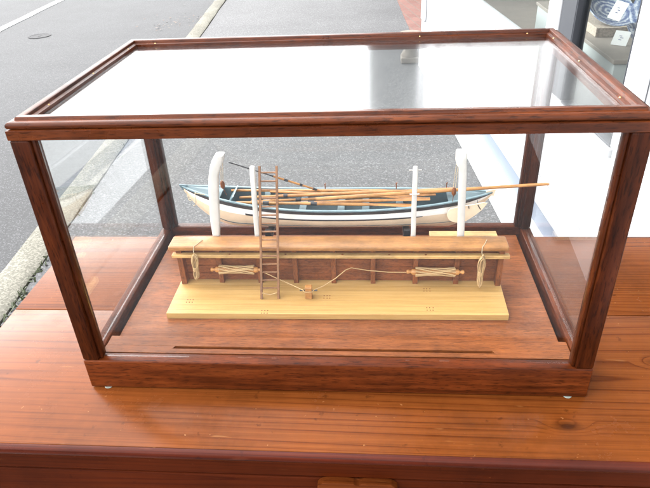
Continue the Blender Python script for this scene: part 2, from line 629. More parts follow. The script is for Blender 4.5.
def copy_tree(o, parent=None):
    c = o.copy()
    COL.objects.link(c)
    if parent is not None:
        c.parent = parent
    if o.name in LOCAL:
        LOCAL.add(c.name)
    for ch in list(o.children):
        copy_tree(ch, c)
    return c


# ------------------------------------------------------------------ ground, road, kerb, pavement
def kx(y):          # kerb's pavement-side edge
    return -1.306 - 0.0925 * (y - 1.43)


def wx(y):          # shop wall line
    return 0.65 - 0.075 * (y - 1.5)


Y0, Y1 = -6.0, 40.0
m = MB().quad((-400, -400, G - 0.16), (400, -400, G - 0.16), (400, 400, G - 0.16), (-400, 400, G - 0.16))
struct(m.build('ground', earth_m))
m = MB().box((-9.5, Y0 - 30, G - 0.30), (kx(Y1) - 0.0, Y1 + 60, G - 0.10))
# road as a sheet following the kerb
m.bm.free()
m = MB().quad((-12, -40, G - 0.10), (kx(-40) - 0.10, -40, G - 0.10), (kx(90) - 0.10, 90, G - 0.10), (-22, 90, G - 0.10))
struct(m.build('road', road_m))
m = MB()
rows_ = []
yy = Y0
while yy < 30:
    j = random.uniform(-0.006, 0.006)
    rows_.append([(kx(yy) + j * 0.6, yy, G + 0.004), (kx(yy) - 0.012, yy, G + 0.012), (kx(yy) - 0.135, yy, G + 0.010), (kx(yy) - 0.150 + j, yy, G - 0.004), (kx(yy) - 0.156 + j, yy, G - 0.12), (kx(yy), yy, G - 0.12)])
    yy += 0.13
m.grid(rows_, closed=True)
struct(m.build('kerb', kerb_m, smooth=40))
m = MB()
rows_ = []
for i in range(80):
    y = Y0 + i * 0.5
    rows_.append([(kx(y) + random.uniform(0.004, 0.015), y, G), (2.6, y, G)])
m.grid(rows_)
struct(m.build('pavement', sidewalk_m))
# worn white edge line on the road (parallel to the kerb, a little splayed)
m = MB()
rows_ = []
for i in range(60):
    y = -3 + i * 0.35
    x = -4.50 - 0.10 * (y - 6.8)
    j = random.uniform(-0.012, 0.012)
    rows_.append([(x - 0.06 + j, y, G - 0.095), (x + 0.06 + j, y, G - 0.095)])
m.grid(rows_)
struct(m.build('road_marking', line_m))
m = MB()
m.prism([(0.30, 9.5), (0.33, 7.6), (0.36, 6.9), (0.385, 6.2), (0.415, 5.55), (0.47, 4.9), (2.55, 4.7), (2.55, 9.5)], G - 0.02, G + 0.005)
struct(m.build('brick_path', brick_m))

t = MB()
t.lathe((-3.77, 6.28, G - 0.098), [(0.125, 0), (0.125, 0.004), (0.105, 0.004), (0.10, 0.001), (0.02, 0.001), (0.02, 0.003), (0.0005, 0.003)], 28)
o = t.build('utility_cover', iron_cover)
tag(o, 'small dark round iron cover set in the road near the white line', 'cover')

# leaf litter beside the kerb and weeds in its joint (uncountable)
m = MB()
for cx, cy, n, sp in ((-2.38, 6.65, 30, 0.14), (-2.07, 6.95, 34, 0.16), (-2.2, 6.9, 24, 0.4)):
    for i in range(n):
        x, y = random.gauss(cx, sp), random.gauss(cy, sp * 1.2)
        if x > kx(y) - 0.17:
            continue
        a = random.uniform(0, 6.28)
        r = random.uniform(0.010, 0.022)
        z = G - 0.095 + random.uniform(0, 0.012)
        u = Vector((math.cos(a), math.sin(a), random.uniform(-.3, .3))) * r
        v = Vector((-math.sin(a), math.cos(a), random.uniform(-.3, .3))) * r * 0.55
        c = Vector((x, y, z + 0.006))
        m.quad(c - u, c - v, c + u, c + v)
tag(m.build('leaf_litter', litter_m, recalc=False), 'brown dead leaves lying in the gutter beside the kerb', 'leaves', kind='stuff')
m = MB()
for i in range(190):
    y = random.uniform(0.9, 1.62) if i < 150 else random.uniform(1.6, 3.4)
    if random.random() < 0.5 and int(y * 9) % 2:
        continue
    x = kx(y) + random.gauss(0.012, 0.010)
    h = random.uniform(0.005, 0.018)
    a = random.uniform(0, 6.28)
    w = random.uniform(0.003, 0.007)
    d = Vector((math.cos(a), math.sin(a), 0))
    c = Vector((x, y, G + 0.001))
    tip = c + Vector((random.gauss(0, .012), random.gauss(0, .012), h))
    m.quad(c - d * w, c + d * w, tip + d * w * 0.6, tip - d * w * 0.4)
tag(m.build('weeds', weed_m, recalc=False), 'green weeds and moss growing in the joint along the kerb', 'weeds', kind='stuff')

# ------------------------------------------------------------------ shop building (local frame: x along the wall, y out to the street, z up from the pavement)
ANG = math.atan2(0.9972, -0.0748)
shop = thing('shop_building', 'white painted shop front with large display windows along the pavement', 'building', (0.65, 1.5, G), rot=(0, 0, ANG), local=True)
S0, S1, TOPZ = -4.2, 2.78, 5.6
FW = (0.10, 2.25, 0.735, 2.35)      # far window opening
TW = (-1.62, -0.625, 0.735, 2.35)    # third window, beside the cabinet
NW = (-0.50, -0.12, 0.655, 2.35)    # near window opening
m = MB()
m.box((S0, -0.035, 0.27), (S1, 0.0, 0.655))
m.box((FW[0], -0.035, 0.655), (FW[1], 0.0, 0.735))
m.box((FW[1], -0.035, 0.655), (S1, 0.0, 2.35))
m.box((NW[1], -0.035, 0.655), (FW[0], 0.0, 2.35))
m.box((TW[1], -0.035, 0.655), (NW[0], 0.0, 2.35))
m.box((S0, -0.035, 0.655), (TW[0], 0.0, 2.35))
m.box((TW[0], -0.035, 0.655), (TW[1], 0.0, 0.735))
m.box((S0, -0.035, 2.35), (S1, 0.0, 2.75))
m.build('wall', wall_white, shop)
MB().box((S1 - 0.16, -5.0, 0.0), (S1, -0.037, 2.75)).build('wall', wall_white, shop)
MB().box((S0, -5.0, 0.0), (S0 + 0.16, -0.037, 2.75)).build('wall', wall_white, shop)
MB().box((S0 - 0.01, -5.02, 2.755), (S1 + 0.01, 0.012, TOPZ)).build('upper_storey', clapboard, shop)
MB().box((S0 - 0.02, -0.034, 0.0), (S1 + 0.012, 0.028, 0.185), 0.006).build('plinth', wall_white, shop)
MB().box((S0 - 0.01, -0.034, 0.187), (S1 + 0.006, 0.008, 0.268)).build('shaded_band', recess_shade_blue, shop)  # recess between plinth and skirting, its shade painted on as colour
MB().box((S0 - 0.01, 0.002, 0.272), (S1 + 0.008, 0.020, 0.36), 0.004).build('skirting_board', wall_white, shop)
MB().box((S1 - 0.10, 0.003, 0.362), (S1 + 0.012, 0.026, 2.70), 0.004).build('corner_board', wall_white, shop)
m = MB()
m.box((S0 - 0.3, -5.3, TOPZ + 0.002), (S1 + 0.3, 0.35, TOPZ + 0.12))
m.box((S0 - 0.2, -5.2, TOPZ + 0.122), (S1 + 0.2, 0.25, TOPZ + 0.22))
m.build('roof', roof_m, shop)
MB().box((S0 - 0.03, 0.013, 2.62), (S1 + 0.03, 0.09, 2.78), 0.01).build('cornice', wall_white, shop)


def window(op, bars, framemat, w=0.022, yf=-0.004):
    s0, s1, z0, z1 = op
    f = MB()
    f.box((s0, -0.034, z0), (s1, yf, z0 + w), 0.003)
    f.box((s0, -0.034, z1 - w), (s1, yf, z1), 0.003)
    f.box((s0, -0.034, z0 + w + .001), (s0 + w, yf, z1 - w - .001), 0.003)
    f.box((s1 - w, -0.034, z0 + w + .001), (s1, yf, z1 - w - .001), 0.003)
    fr = f.build('window', framemat, shop, smooth=35)
    for b in bars:
        MB().box((b - 0.014, -0.030, z0 + w + .002), (b + 0.014, -0.006, z1 - w - .002), 0.003).build('mullion', framemat, fr)
    MB().box((s0 + w * 0.6, -0.018, z0 + w * .6), (s1 - w * 0.6, -0.012, z1 - w * .6)).build('pane', shop_glass, fr)
    MB().box((s0 - 0.01, -0.003, z0 - 0.026), (s1 + 0.01, 0.012, z0 - 0.001), 0.004).build('sill', wall_white, fr)
    return fr


window(FW, [1.32], wall_white)
window(NW, [], grey_frame, 0.007, 0.0055)
window(TW, [-1.10], wall_white)
# broad grey jamb between the two windows and white pilasters
MB().box((-0.1195, 0.002, 0.66), (-0.008, 0.006, 2.34), 0.003).build('window_jamb', grey_frame, shop)
MB().box((-0.005, 0.002, 0.66), (0.098, 0.012, 2.34), 0.004).build('pilaster', wall_white, shop)
MB().box((-0.615, 0.002, 0.66), (-0.505, 0.008, 2.34), 0.004).build('pilaster', wall_white, shop)
# upper windows (seen only as reflections in the case lid)
for s in (-2.4, -0.6, 1.2):
    f = MB()
    f.box((s - 0.42, 0.013, 3.35), (s + 0.42, 0.05, 3.43))
    f.box((s - 0.42, 0.013, 4.75), (s + 0.42, 0.05, 4.83))
    f.box((s - 0.42, 0.013, 3.432), (s - 0.34, 0.05, 4.748))
    f.box((s + 0.34, 0.013, 3.432), (s + 0.42, 0.05, 4.748))
    fr = f.build('window', wall_white, shop)
    MB().box((s - 0.338, 0.014, 3.434), (s + 0.338, 0.022, 4.746)).build('pane', plain('dark_pane', (0.03, 0.035, 0.04), 0.08, 0.1), fr)
# inside
m = MB()
m.box((S0 + 0.17, -3.2, 0.30), (S1 - 0.17, -0.165, 0.36))
m.build('interior_floor', interior_floor, shop)
m = MB()
m.box((S0 + 0.17, -3.3, 0.30), (S1 - 0.17, -3.21, 2.70))
m.build('interior_wall', interior_m, shop)
MB().box((S0 + 0.17, -3.2, 2.66), (S1 - 0.17, -0.165, 2.72)).build('interior_ceiling', interior_m, shop)
# a low stallriser back board under the far window (brown display deck)
MB().box((0.05, -0.75, 0.362), (2.3, -0.17, 0.60), 0.004).build('window_ledge', shelf_tan, shop)
MB().box((0.86, -0.62, 0.602), (0.90, -0.30, 2.3), 0.003).build('interior_post', interior_m, shop)

# display shelf behind the near window and what stands on it
SH = thing('display_shelf', 'white sided display shelf with tan top inside the near shop window', 'shelf', (0.82, 1.40, G))
MB().box((0.80, 1.39, G + 0.361), (1.30, 2.40, 0.020), 0.003).build('shelf_body', shelf_white, SH)
MB().box((0.795, 1.385, 0.0205), (1.305, 2.41, 0.034), 0.002).build('shelf_top', shelf_tan, SH)


def plate(loc, r, ry, tilt, label, group):
    t = MB()
    t.lathe((0, 0, 0), [(0.0005, 0.0), (r * 0.62, 0.0), (r * 0.70, 0.006), (r, 0.020), (r * 1.0, 0.024), (r * 0.70, 0.011), (r * 0.60, 0.004), (0.0005, 0.004)], 36)
    for v in t.bm.verts:
        v.co.y *= ry
    o = t.build('plate', china, smooth=40)
    o.location = loc
    o.rotation_euler = tilt
    tag(o, label, 'plate', group)
    return o


TR = thing('serving_tray', 'brown woven tray under the blue plate in the shop window', 'tray', (0.93, 1.90, 0.034))
t = MB()
t.prism([(0.84, 1.70), (1.06, 1.70), (1.06, 2.14), (0.84, 2.14)], 0.034, 0.046)
t.build('tray_base', wicker, TR)
t = MB()
for a, b in (((0.832, 1.69, 0.0345), (0.842, 2.15, 0.066)), ((1.058, 1.69, 0.0345), (1.068, 2.15, 0.066)), ((0.8425, 1.69, 0.0345), (1.0575, 1.70, 0.066)), ((0.8425, 2.14, 0.0345), (1.0575, 2.15, 0.066))):
    t.box(a, b, 0.002)
t.build('tray_rim', wicker, TR)
plate((0.945, 1.92, 0.075), 0.125, 0.72, (math.radians(12), math.radians(-22), math.radians(80)), 'blue and white patterned oval plate lying in the brown tray', 'blue and white plates')
plate((1.10, 1.80, 0.125), 0.13, 0.8, (math.radians(25), math.radians(-48), 0), 'blue and white platter leaning at the back of the shelf nearest the white post', 'blue and white plates')
plate((1.16, 2.24, 0.115), 0.14, 0.8, (math.radians(-10), math.radians(-45), 0), 'blue and white plate propped behind the brown tray', 'blue and white plates')
t = MB()
t.lathe((0.965, 1.585, 0.034), [(0.03, 0), (0.032, 0.006), (0.055, 0.022), (0.068, 0.05), (0.070, 0.055), (0.064, 0.052), (0.048, 0.022), (0.0005, 0.012)], 30)
tag(t.build('china_bowl', china, smooth=40), 'blue and white bowl on the end of the display shelf', 'bowl')


def price_tag(c, w, h, rot, label):
    t = thing('price_tag', label, 'price tag', c, 'white price tags', rot=rot, local=True)
    MB().box((-w / 2, -0.0006, 0), (w / 2, 0.0006, h)).build('card', paper, t)
    q = MB()
    for i, (x0, x1, z) in enumerate(((-0.25, 0.05, 0.62), (-0.1, 0.25, 0.50), (-0.2, 0.1, 0.36))):
        q.box((x0 * w * 0.6, -0.0012, z * h), (x1 * w * 0.6, -0.0007, z * h + h * 0.035))
    q.build('handwriting', tag_blue, t)
    return t


price_tag((0.868, 1.565, 0.035), 0.05, 0.05, (math.radians(-35), 0, math.radians(-40)), 'small white price tag standing on the tan shelf top')
price_tag((0.90, 1.74, 0.083), 0.045, 0.065, (math.radians(-30), math.radians(12), math.radians(-40)), 'small white price tag leaning on the plate in the tray')

# next building up the street (only its mirror image shows, in the case lid)
NB = thing('neighbour_building', 'grey shingled building up the street, seen mirrored in the lid of the case', 'building', (2.2, 12.0, G))
MB().box((-0.06, 9.2, G), (5.0, 15.0, 8.2)).build('wall', clapboard, NB)
MB().box((-0.12, 9.1, 8.202), (5.2, 15.2, 8.4)).build('roof', roof_m, NB)
for y in (10.2, 12.2):
    f = MB().box((-0.10, y, 0.6), (-0.0605, y + 0.9, 2.0)).build('window', wall_white, NB)
    MB().box((-0.112, y + 0.08, 0.68), (-0.1005, y + 0.82, 1.92)).build('pane', interior_m, f)

# pale stone pedestal at the far corner of the shop
PD = thing('stone_pedestal', 'pale turned stone pedestal standing by the far corner of the white shop', 'pedestal', (0.352, 4.42, G))
MB().box((0.277, 4.345, G + 0.001), (0.427, 4.495, G + 0.05), 0.01).build('pedestal_base', stone_m, PD)
t = MB()
t.lathe((0.352, 4.42, G + 0.0505), [(0.070, 0), (0.070, 0.02), (0.055, 0.04), (0.05, 0.08), (0.06, 0.13), (0.085, 0.16), (0.09, 0.18), (0.0005, 0.18)], 24)
t.build('shaft', stone_m, PD, smooth=40)

# ------------------------------------------------------------------ old pine cabinet under the case
CAB = thing('cabinet', 'old varnished pine cabinet with planked top standing on the pavement', 'cabinet', (0.09, 0.14, G))
CX0, CX1, CY0, CY1 = -0.500, 0.665, -0.091, 0.380
TH = 0.020
for a, b in ((CY0, 0.1605), (0.1618, CY1)):
    t = MB()
    t.box((CX0, a, -TH), (CX1, b, 0.0), 0.0008 if a != CY0 else 0.0008)
    t.build('top_board', pine_x, CAB, smooth=50)
# rounded darker lip along the front edge
t = MB()
prof = [(CY0 - 0.0005, -TH), (CY0 - 0.0005, -0.0005)]
prof += [(CY0 - 0.0005 - 0.006 * math.sin(a), -0.0078 + 0.0075 * math.cos(a)) for a in [math.pi * i / 8 for i in range(9)]]
t.prism(prof[2:] , CX0, CX1, 'x')
t.build('front_lip', pine_edge, CAB, smooth=50)
t = MB()
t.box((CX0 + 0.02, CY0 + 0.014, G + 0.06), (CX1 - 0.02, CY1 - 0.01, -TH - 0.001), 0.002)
t.build('body', pine_shaded, CAB)
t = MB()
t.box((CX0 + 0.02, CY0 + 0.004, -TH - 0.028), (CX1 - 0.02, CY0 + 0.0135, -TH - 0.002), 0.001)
t.build('frieze_rail', pine_shaded, CAB)
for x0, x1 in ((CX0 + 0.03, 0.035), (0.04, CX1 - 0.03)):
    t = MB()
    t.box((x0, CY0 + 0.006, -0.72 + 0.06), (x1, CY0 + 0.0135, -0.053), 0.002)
    d = t.build('door', pine_shaded, CAB)
t = MB()
n = 10
poly = [(-0.012, -0.12), (-0.012, -0.056)]
for i in range(7):
    a = math.pi * i / 6
    poly.append((0.0125 - 0.0205 * math.cos(a), -0.052 + 0.004 * math.sin(a)))
for i in range(7):
    a = math.pi * i / 6
    poly.append((0.0565 - 0.0205 * math.cos(a), -0.052 + 0.004 * math.sin(a)))
poly += [(0.081, -0.056), (0.081, -0.12)]
t.prism(poly, CY0 - 0.004, CY0 + 0.0055, 'y', 0.0008)
KP = t.build('lock_block', pine_worn, CAB)
t = MB()
t.lathe((0.033, CY0 - 0.0042, -0.0705), [(0.0045, 0), (0.0045, 0.0012), (0.0005, 0.0012)], 14, (0, -1, 0))
t.box((0.0312, CY0 - 0.0052, -0.084), (0.0348, CY0 - 0.0043, -0.073))
t.build('keyhole', dark_gap, KP)
for x in (CX0 + 0.05, CX1 - 0.05):
    for y in (CY0 + 0.05, CY1 - 0.05):
        MB().box((x - 0.03, y - 0.03, G + 0.001), (x + 0.03, y + 0.03, G + 0.0595), 0.006).build('foot', pine_shaded, CAB)

# ------------------------------------------------------------------ glass display case
W2, D, H = 0.31, 0.35, 0.3595
ZB = 0.046
CASE = thing('display_case', 'mahogany framed glass display case standing on the pine cabinet', 'display case', (0, D / 2, 0.003))
BZ = 0.0012
RIM = 0.0165
# base frame: four mitred-looking rails butted end to end
MB().box((-W2, 0, BZ), (W2, RIM, ZB), 0.0018, 3).build('base_rail', mahogany_x, CASE, smooth=40)
MB().box((-W2, D - RIM, BZ), (W2, D, ZB), 0.0018, 3).build('base_rail', mahogany_x, CASE, smooth=40)
for s in (-1, 1):
    MB().box((s * W2, RIM + .0003, BZ), (s * (W2 - RIM), D - RIM - .0003, ZB), 0.0014, 3).build('base_rail', mahogany_y, CASE, smooth=40)
# dark rebate and floor board
MB().box((-W2 + RIM + .0002, RIM + .0002, 0.008), (W2 - RIM - .0002, D - RIM - .0002, 0.020)).build('rebate', dark_gap, CASE)
ZF = 0.0375
MB().box((-0.2865, 0.0515, 0.0205), (0.2865, 0.3235, ZF), 0.001).build('floor_board', floor_wood, CASE)
t = MB()
x0, x1, n0, n1 = -0.2925, 0.2925, -0.207, 0.205
t.box((x0, 0.0325, 0.0205), (x1, 0.0512, 0.0440), 0.0006)
t.prism([(x0, 0.0195), (n0 - 0.001, 0.0195), (n0 + 0.006, 0.0324), (x0, 0.0324)], 0.0205, 0.0440)
t.prism([(n1 + 0.001, 0.0195), (x1, 0.0195), (x1, 0.0324), (n1 - 0.006, 0.0324)], 0.0205, 0.0440)
t.prism([(n0 - 0.0009, 0.0195), (n1 + 0.0009, 0.0195), (n1 - 0.0036, 0.0276), (n0 + 0.0036, 0.0276)], 0.0205, 0.0440)
t.build('front_strip', floor_wood, CASE)
# corner posts: square core with an inner moulded return
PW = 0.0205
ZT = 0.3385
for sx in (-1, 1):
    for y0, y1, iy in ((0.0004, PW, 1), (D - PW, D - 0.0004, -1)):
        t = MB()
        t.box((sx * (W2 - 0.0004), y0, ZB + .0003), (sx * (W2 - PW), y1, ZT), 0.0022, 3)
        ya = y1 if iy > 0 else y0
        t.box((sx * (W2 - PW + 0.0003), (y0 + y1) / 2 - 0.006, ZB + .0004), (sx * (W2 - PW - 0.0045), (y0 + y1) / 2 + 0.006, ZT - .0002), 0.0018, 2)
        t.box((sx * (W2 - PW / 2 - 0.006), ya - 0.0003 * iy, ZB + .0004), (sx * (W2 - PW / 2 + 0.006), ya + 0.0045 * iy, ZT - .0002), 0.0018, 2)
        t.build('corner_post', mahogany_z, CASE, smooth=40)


# top frame: moulded profile (outward, height) swept along each side
def top_profile():
    p = [(0.0, 0.3387), (0.0, 0.3482), (0.0012, 0.3488)]
    for i in range(7):                     # half-round
        a = -math.pi / 2 + math.pi * i / 6
        p.append((0.0042 - 0.0034 * math.cos(a), 0.3527 + 0.0036 * math.sin(a)))
    p += [(0.0070, 0.3566), (0.0082, 0.3570), (0.0088, 0.3590), (0.0098, 0.3598), (0.0150, 0.3598), (0.0162, 0.3590), (0.0168, 0.3560), (0.0205, 0.3548), (0.0215, 0.3387)]
    return p


def top_rail(a, b, inward, axis_mat):
    """mitred rail from corner a to corner b"""
    a, b = Vector(a), Vector(b)
    d = (b - a).normalized()
    inward = Vector(inward)
    rows = []
    for q, sgn in ((a, 1), (b, -1)):
        rows.append([q + inward * u + d * u * sgn + Vector((0, 0, z)) for u, z in top_profile()])
    t = MB()
    t.grid(rows, closed=True)
    t.bm.faces.new([t.bm.verts[i] for i in range(0)]) if False else None
    return t.build('top_rail', axis_mat, CASE, smooth=38)


top_rail((-W2, 0, 0), (W2, 0, 0), (0, 1, 0), polished_x)
top_rail((-W2, D, 0), (W2, D, 0), (0, -1, 0), polished_x)
top_rail((-W2, 0, 0), (-W2, D, 0), (1, 0, 0), polished_y)
top_rail((W2, 0, 0), (W2, D, 0), (-1, 0, 0), polished_y)
# small brass screws holding the glazing beads
for x, y in ((-0.2915, 0.06), (-0.2915, 0.178), (-0.2915, 0.30), (0.2915, 0.05), (0.2915, 0.185), (0.2915, 0.30), (-0.262, D - 0.0185), (0.1175, D - 0.0185), (0.264, D - 0.0185)):
    t = MB()
    t.lathe((x, y, 0.3545), [(0.0014, 0), (0.0014, 0.0008), (0.0009, 0.0014), (0.0003, 0.0015)], 10)
    t.build('screw', brass, CASE, smooth=40)
# glass
GT = 0.0022
MB().box((-W2 + 0.0217, 0.0217, 0.3495), (W2 - 0.0217, D - 0.0217, 0.3495 + GT)).build('glass_pane', case_glass, CASE)
MB().box((-W2 + PW + .005, 0.0092, ZB + .0005), (W2 - PW - .005, 0.0092 + GT, ZT - .0003)).build('glass_pane', side_glass, CASE)
MB().box((-W2 + PW + .005, D - 0.0092, ZB + .0005), (W2 - PW - .005, D - 0.0092 - GT, ZT - .0003)).build('glass_pane', back_glass, CASE)
for s in (-1, 1):
    MB().box((s * (W2 - 0.0092), PW + .005, ZB + .0005), (s * (W2 - 0.0092 - GT), D - PW - .005, ZT - .0003)).build('glass_pane', side_glass, CASE)
for x in (-0.288, 0.288):
    for y in (0.0035, D - 0.012):
        t = MB()
        t.lathe((x, y, 0.0002), [(0.0050, 0), (0.0054, 0.0006), (0.0050, 0.0011), (0.0005, 0.0011)], 16)
        t.build('case_foot', clear_foot, CASE, smooth=40)

# ------------------------------------------------------------------ section of ship's deck and bulwark
ZD = 0.047
SHIP = thing('ship_section', 'wooden model of a whaleship deck section with bulwark rail and white davits', 'ship model', (0, 0.14, ZF))
t = MB()
t.prism([(-0.2318, 0.0956), (0.2320, 0.1000), (0.2335, 0.1835), (-0.2322, 0.1835)], ZF + 0.0002, ZD, bev=0.0005)
DECK = t.build('deck', laid_deck, SHIP)
for x, y in ((-0.012, 0.1361), (0.1286, 0.1545), (0.1294, 0.111), (-0.2057, 0.1239), (-0.0953, 0.1010)):
    for i in (-1, 0, 1):
        for j in (-1, 1):
            t = MB()
            t.lathe((x + i * 0.0042 + random.uniform(-.0004, .0004), y + j * 0.0028, ZD - 0.0004), [(0.0009, 0), (0.0009, 0.0006), (0.0002, 0.0006)], 8)
            t.build('treenail', walnut, DECK)
YP = 0.1775        # inner face of the planking
# planking (left end raked)
t = MB()
t.hexa([(-0.2270, YP, ZD + .0002), (0.2325, YP, ZD + .0002), (0.2325, YP + 0.005, ZD + .0002), (-0.2270, YP + 0.005, ZD + .0002)],
       [(-0.2270, YP, 0.1068), (0.2330, YP, 0.1068), (0.2330, YP + 0.005, 0.1068), (-0.2270, YP + 0.005, 0.1068)])
for k in range(1, 5):       # plank seams as thin battens of shadow: raised strakes
    z = ZD + k * 0.0125
    xl = -0.2270
    t.box((xl + 0.001, YP - 0.0006, z - 0.0113), (0.2325, YP - 0.0001, z - 0.0004))
t.build('planking', walnut, SHIP)
for x in (-0.1690, -0.1112, -0.0590, -0.0039, 0.0525, 0.1126, 0.1700):
    t = MB()
    t.box((x - 0.0035, 0.1685, ZD + .0002), (x + 0.0035, YP - 0.0008, 0.1066), 0.0006)
    t.build('stanchion', frame_wood, SHIP)
t = MB()
t.box((-0.2285, 0.1645, ZD + .0002), (-0.2205, YP - .0008, 0.1066), 0.0006)
t.build('stanchion', frame_wood, SHIP)
t = MB()
t.box((0.2245, 0.1645, ZD + .0002), (0.2320, YP - .0008, 0.1066), 0.0006)
t.build('stanchion', frame_wood, SHIP)
# cap rail and pin rail
t = MB()
t.box((-0.2370, 0.1600, 0.1070), (0.2365, 0.1905, 0.1150), 0.0026, 3)
t.build('cap_rail', rail_wood, SHIP, smooth=40)
t = MB()
t.box((-0.2335, 0.1590, 0.0962), (0.2385, 0.1682, 0.1010), 0.0008)
PR = t.build('pin_rail', pale_wood, SHIP)
for x in (-0.150, -0.07, 0.010, 0.075, 0.125):
    t = MB()
    t.lathe((x, 0.1625, 0.0992), [(0.0016, 0), (0.0016, 0.0021), (0.0004, 0.0023)], 10)
    t.build('belaying_pin', walnut, PR)


# davits: outboard of the bulwark
def post_loft(name, stations, mat):
    """stations: (x_left, x_right, y_front, y_back, z)"""
    rows = []
    for xl, xr, ya, yb, z in stations:
        cx, cy, rx, ry = (xl + xr) / 2, (ya + yb) / 2, (xr - xl) / 2, (yb - ya) / 2
        ring = []
        for i in range(16):
            a = 2 * math.pi * i / 16
            c, s = math.cos(a), math.sin(a)
            e = 0.45
            ring.append((cx + rx * math.copysign(abs(c) ** e, c), cy + ry * math.copysign(abs(s) ** e, s), z))
        rows.append(ring)
    t = MB()
    t.grid(rows, closed=True)
    t.bm.verts.ensure_lookup_table()
    vs = t.bm.verts[:]
    t.bm.faces.new(vs[:16][::-1])
    t.bm.faces.new(vs[-16:])
    return t.build(name, mat, SHIP, smooth=45)


dA = post_loft('davit', [(-0.1790, -0.1690, 0.1925, 0.2015, ZF + .0002), (-0.1803, -0.1699, 0.1925, 0.2015, 0.112), (-0.1800, -0.1660, 0.192, 0.202, 0.140),
                         (-0.1776, -0.1639, 0.192, 0.202, 0.166), (-0.1752, -0.1612, 0.192, 0.202, 0.190), (-0.1722, -0.1590, 0.192, 0.203, 0.208),
                         (-0.1690, -0.1530, 0.192, 0.205, 0.221), (-0.1655, -0.1490, 0.192, 0.208, 0.2295), (-0.1610, -0.1487, 0.193, 0.211, 0.2365)], davit_white)
dD = post_loft('davit', [(0.1722, 0.1816, 0.1925, 0.2015, ZF + .0002), (0.1709, 0.1806, 0.1925, 0.2015, 0.110), (0.1690, 0.1788, 0.192, 0.202, 0.150),
                         (0.1670, 0.1768, 0.192, 0.202, 0.195), (0.1655, 0.1757, 0.192, 0.203, 0.2160), (0.1625, 0.1754, 0.192, 0.206, 0.2195),
                         (0.1613, 0.1752, 0.192, 0.211, 0.2235), (0.1611, 0.1752, 0.193, 0.212, 0.2355), (0.1618, 0.1745, 0.194, 0.211, 0.2368)], davit_white)
post_loft('brace_post', [(-0.1186, -0.1116, 0.193, 0.199, ZF + .0002), (-0.1182, -0.1109, 0.193, 0.199, 0.112), (-0.1162, -0.1090, 0.193, 0.199, 0.170), (-0.1144, -0.1069, 0.193, 0.199, 0.220), (-0.1132, -0.1080, 0.194, 0.198, 0.2212)], davit_white)
dC = post_loft('brace_post', [(0.1059, 0.1129, 0.193, 0.199, ZF + .0002), (0.1057, 0.1127, 0.193, 0.199, 0.109), (0.1054, 0.1122, 0.193, 0.199, 0.170), (0.1052, 0.1118, 0.193, 0.199, 0.2155), (0.1062, 0.1108, 0.194, 0.198, 0.2187)], davit_white)
t = MB()
t.tube([(0.1000, 0.196, 0.2135), (0.1170, 0.196, 0.2135)], 0.0006, 6)
t.build('pin', davit_white, dC)
t = MB()
t.tube([(0.1020, 0.1925, 0.179), (0.1150, 0.1925, 0.1795)], 0.0010, 6)
t.build('pin', davit_white, dC)
# tackles: falls and blocks under the davit heads
for dv, bx, bz, top in ((dA, -0.1600, 0.1850, (-0.1535, 0.207, 0.231)), (dD, 0.1640, 0.1720, (0.165, 0.208, 0.223))):
    t = MB()
    for k in (-1, 1):
        t.tube([(top[0] + k * 0.0012, top[1], top[2]), (bx + k * 0.0014, 0.2135, bz + 0.006)], 0.00045, 5)
    t.build('fall', twine_m, dv)
    t = MB()
    t.tube([(bx, 0.2135, bz + 0.0065), (bx, 0.2137, bz + 0.003), (bx, 0.2140, bz - 0.003), (bx, 0.2142, bz - 0.006)], [0.0014, 0.0032, 0.0032, 0.0014], 10)
    t.tube([(bx, 0.2142, bz - 0.006), (bx + 0.0005, 0.2255, bz - 0.022)], 0.0005, 5)
    t.build('tackle_block', frame_wood, dv, smooth=50)
# cranes (black brackets) that carry the boat
for x in (-0.1005, 0.1010):
    t = MB()
    t.box((x - 0.0050, YP + 0.0052, 0.0985), (x + 0.0050, 0.2440, 0.1035), 0.0008)
    t.box((x - 0.0045, 0.2050, 0.1037), (x + 0.0045, 0.2110, 0.1150), 0.0008)
    t.build('boat_crane', black_iron, SHIP)
# bitt on deck
BT = MB().box((-0.0420, 0.1305, ZD + .0002), (-0.0325, 0.1395, 0.0660), 0.0008).build('bitt', spar_wood, SHIP)
MB().tube([(-0.0495, 0.1350, 0.0590), (-0.0250, 0.1350, 0.0590)], 0.0011, 8).build('bitt_pin', black_iron, BT)


def spindle(x0, x1, z, parent):
    y = 0.1630
    L = x1 - x0
    t = MB()
    prof = [(0.0002, 0), (0.0026, 0.0008), (0.0032, 0.0028), (0.0020, 0.0050), (0.0020, 0.0066), (0.0040, 0.0082), (0.0046, 0.012), (0.0036, 0.016), (0.0036, L / 2)]
    prof = prof + [(r, L - h) for r, h in prof[::-1][1:]]
    t.lathe((x0, y, z), prof, 14, (1, 0, 0))
    s = t.build('line_spindle', spar_wood, parent, smooth=50)
    t = MB()
    nturn = 15
    for k in range(nturn):      # lengthwise turns of line round the spindle, like a hank
        a = 2 * math.pi * k / nturn
        pts = []
        for i in range(13):
            u = i / 12
            bulge = 0.0048 + 0.0012 * abs(2 * u - 1) ** 2
            aa = a + 0.5 * math.sin(u * 5 + k)
            pts.append((x0 + 0.013 + (L - 0.026) * u, y + bulge * math.cos(aa), z + bulge * math.sin(aa)))
        t.tube(pts, 0.0011, 6)
    t.build('wound_line', rope_m, s, smooth=60)
    return s


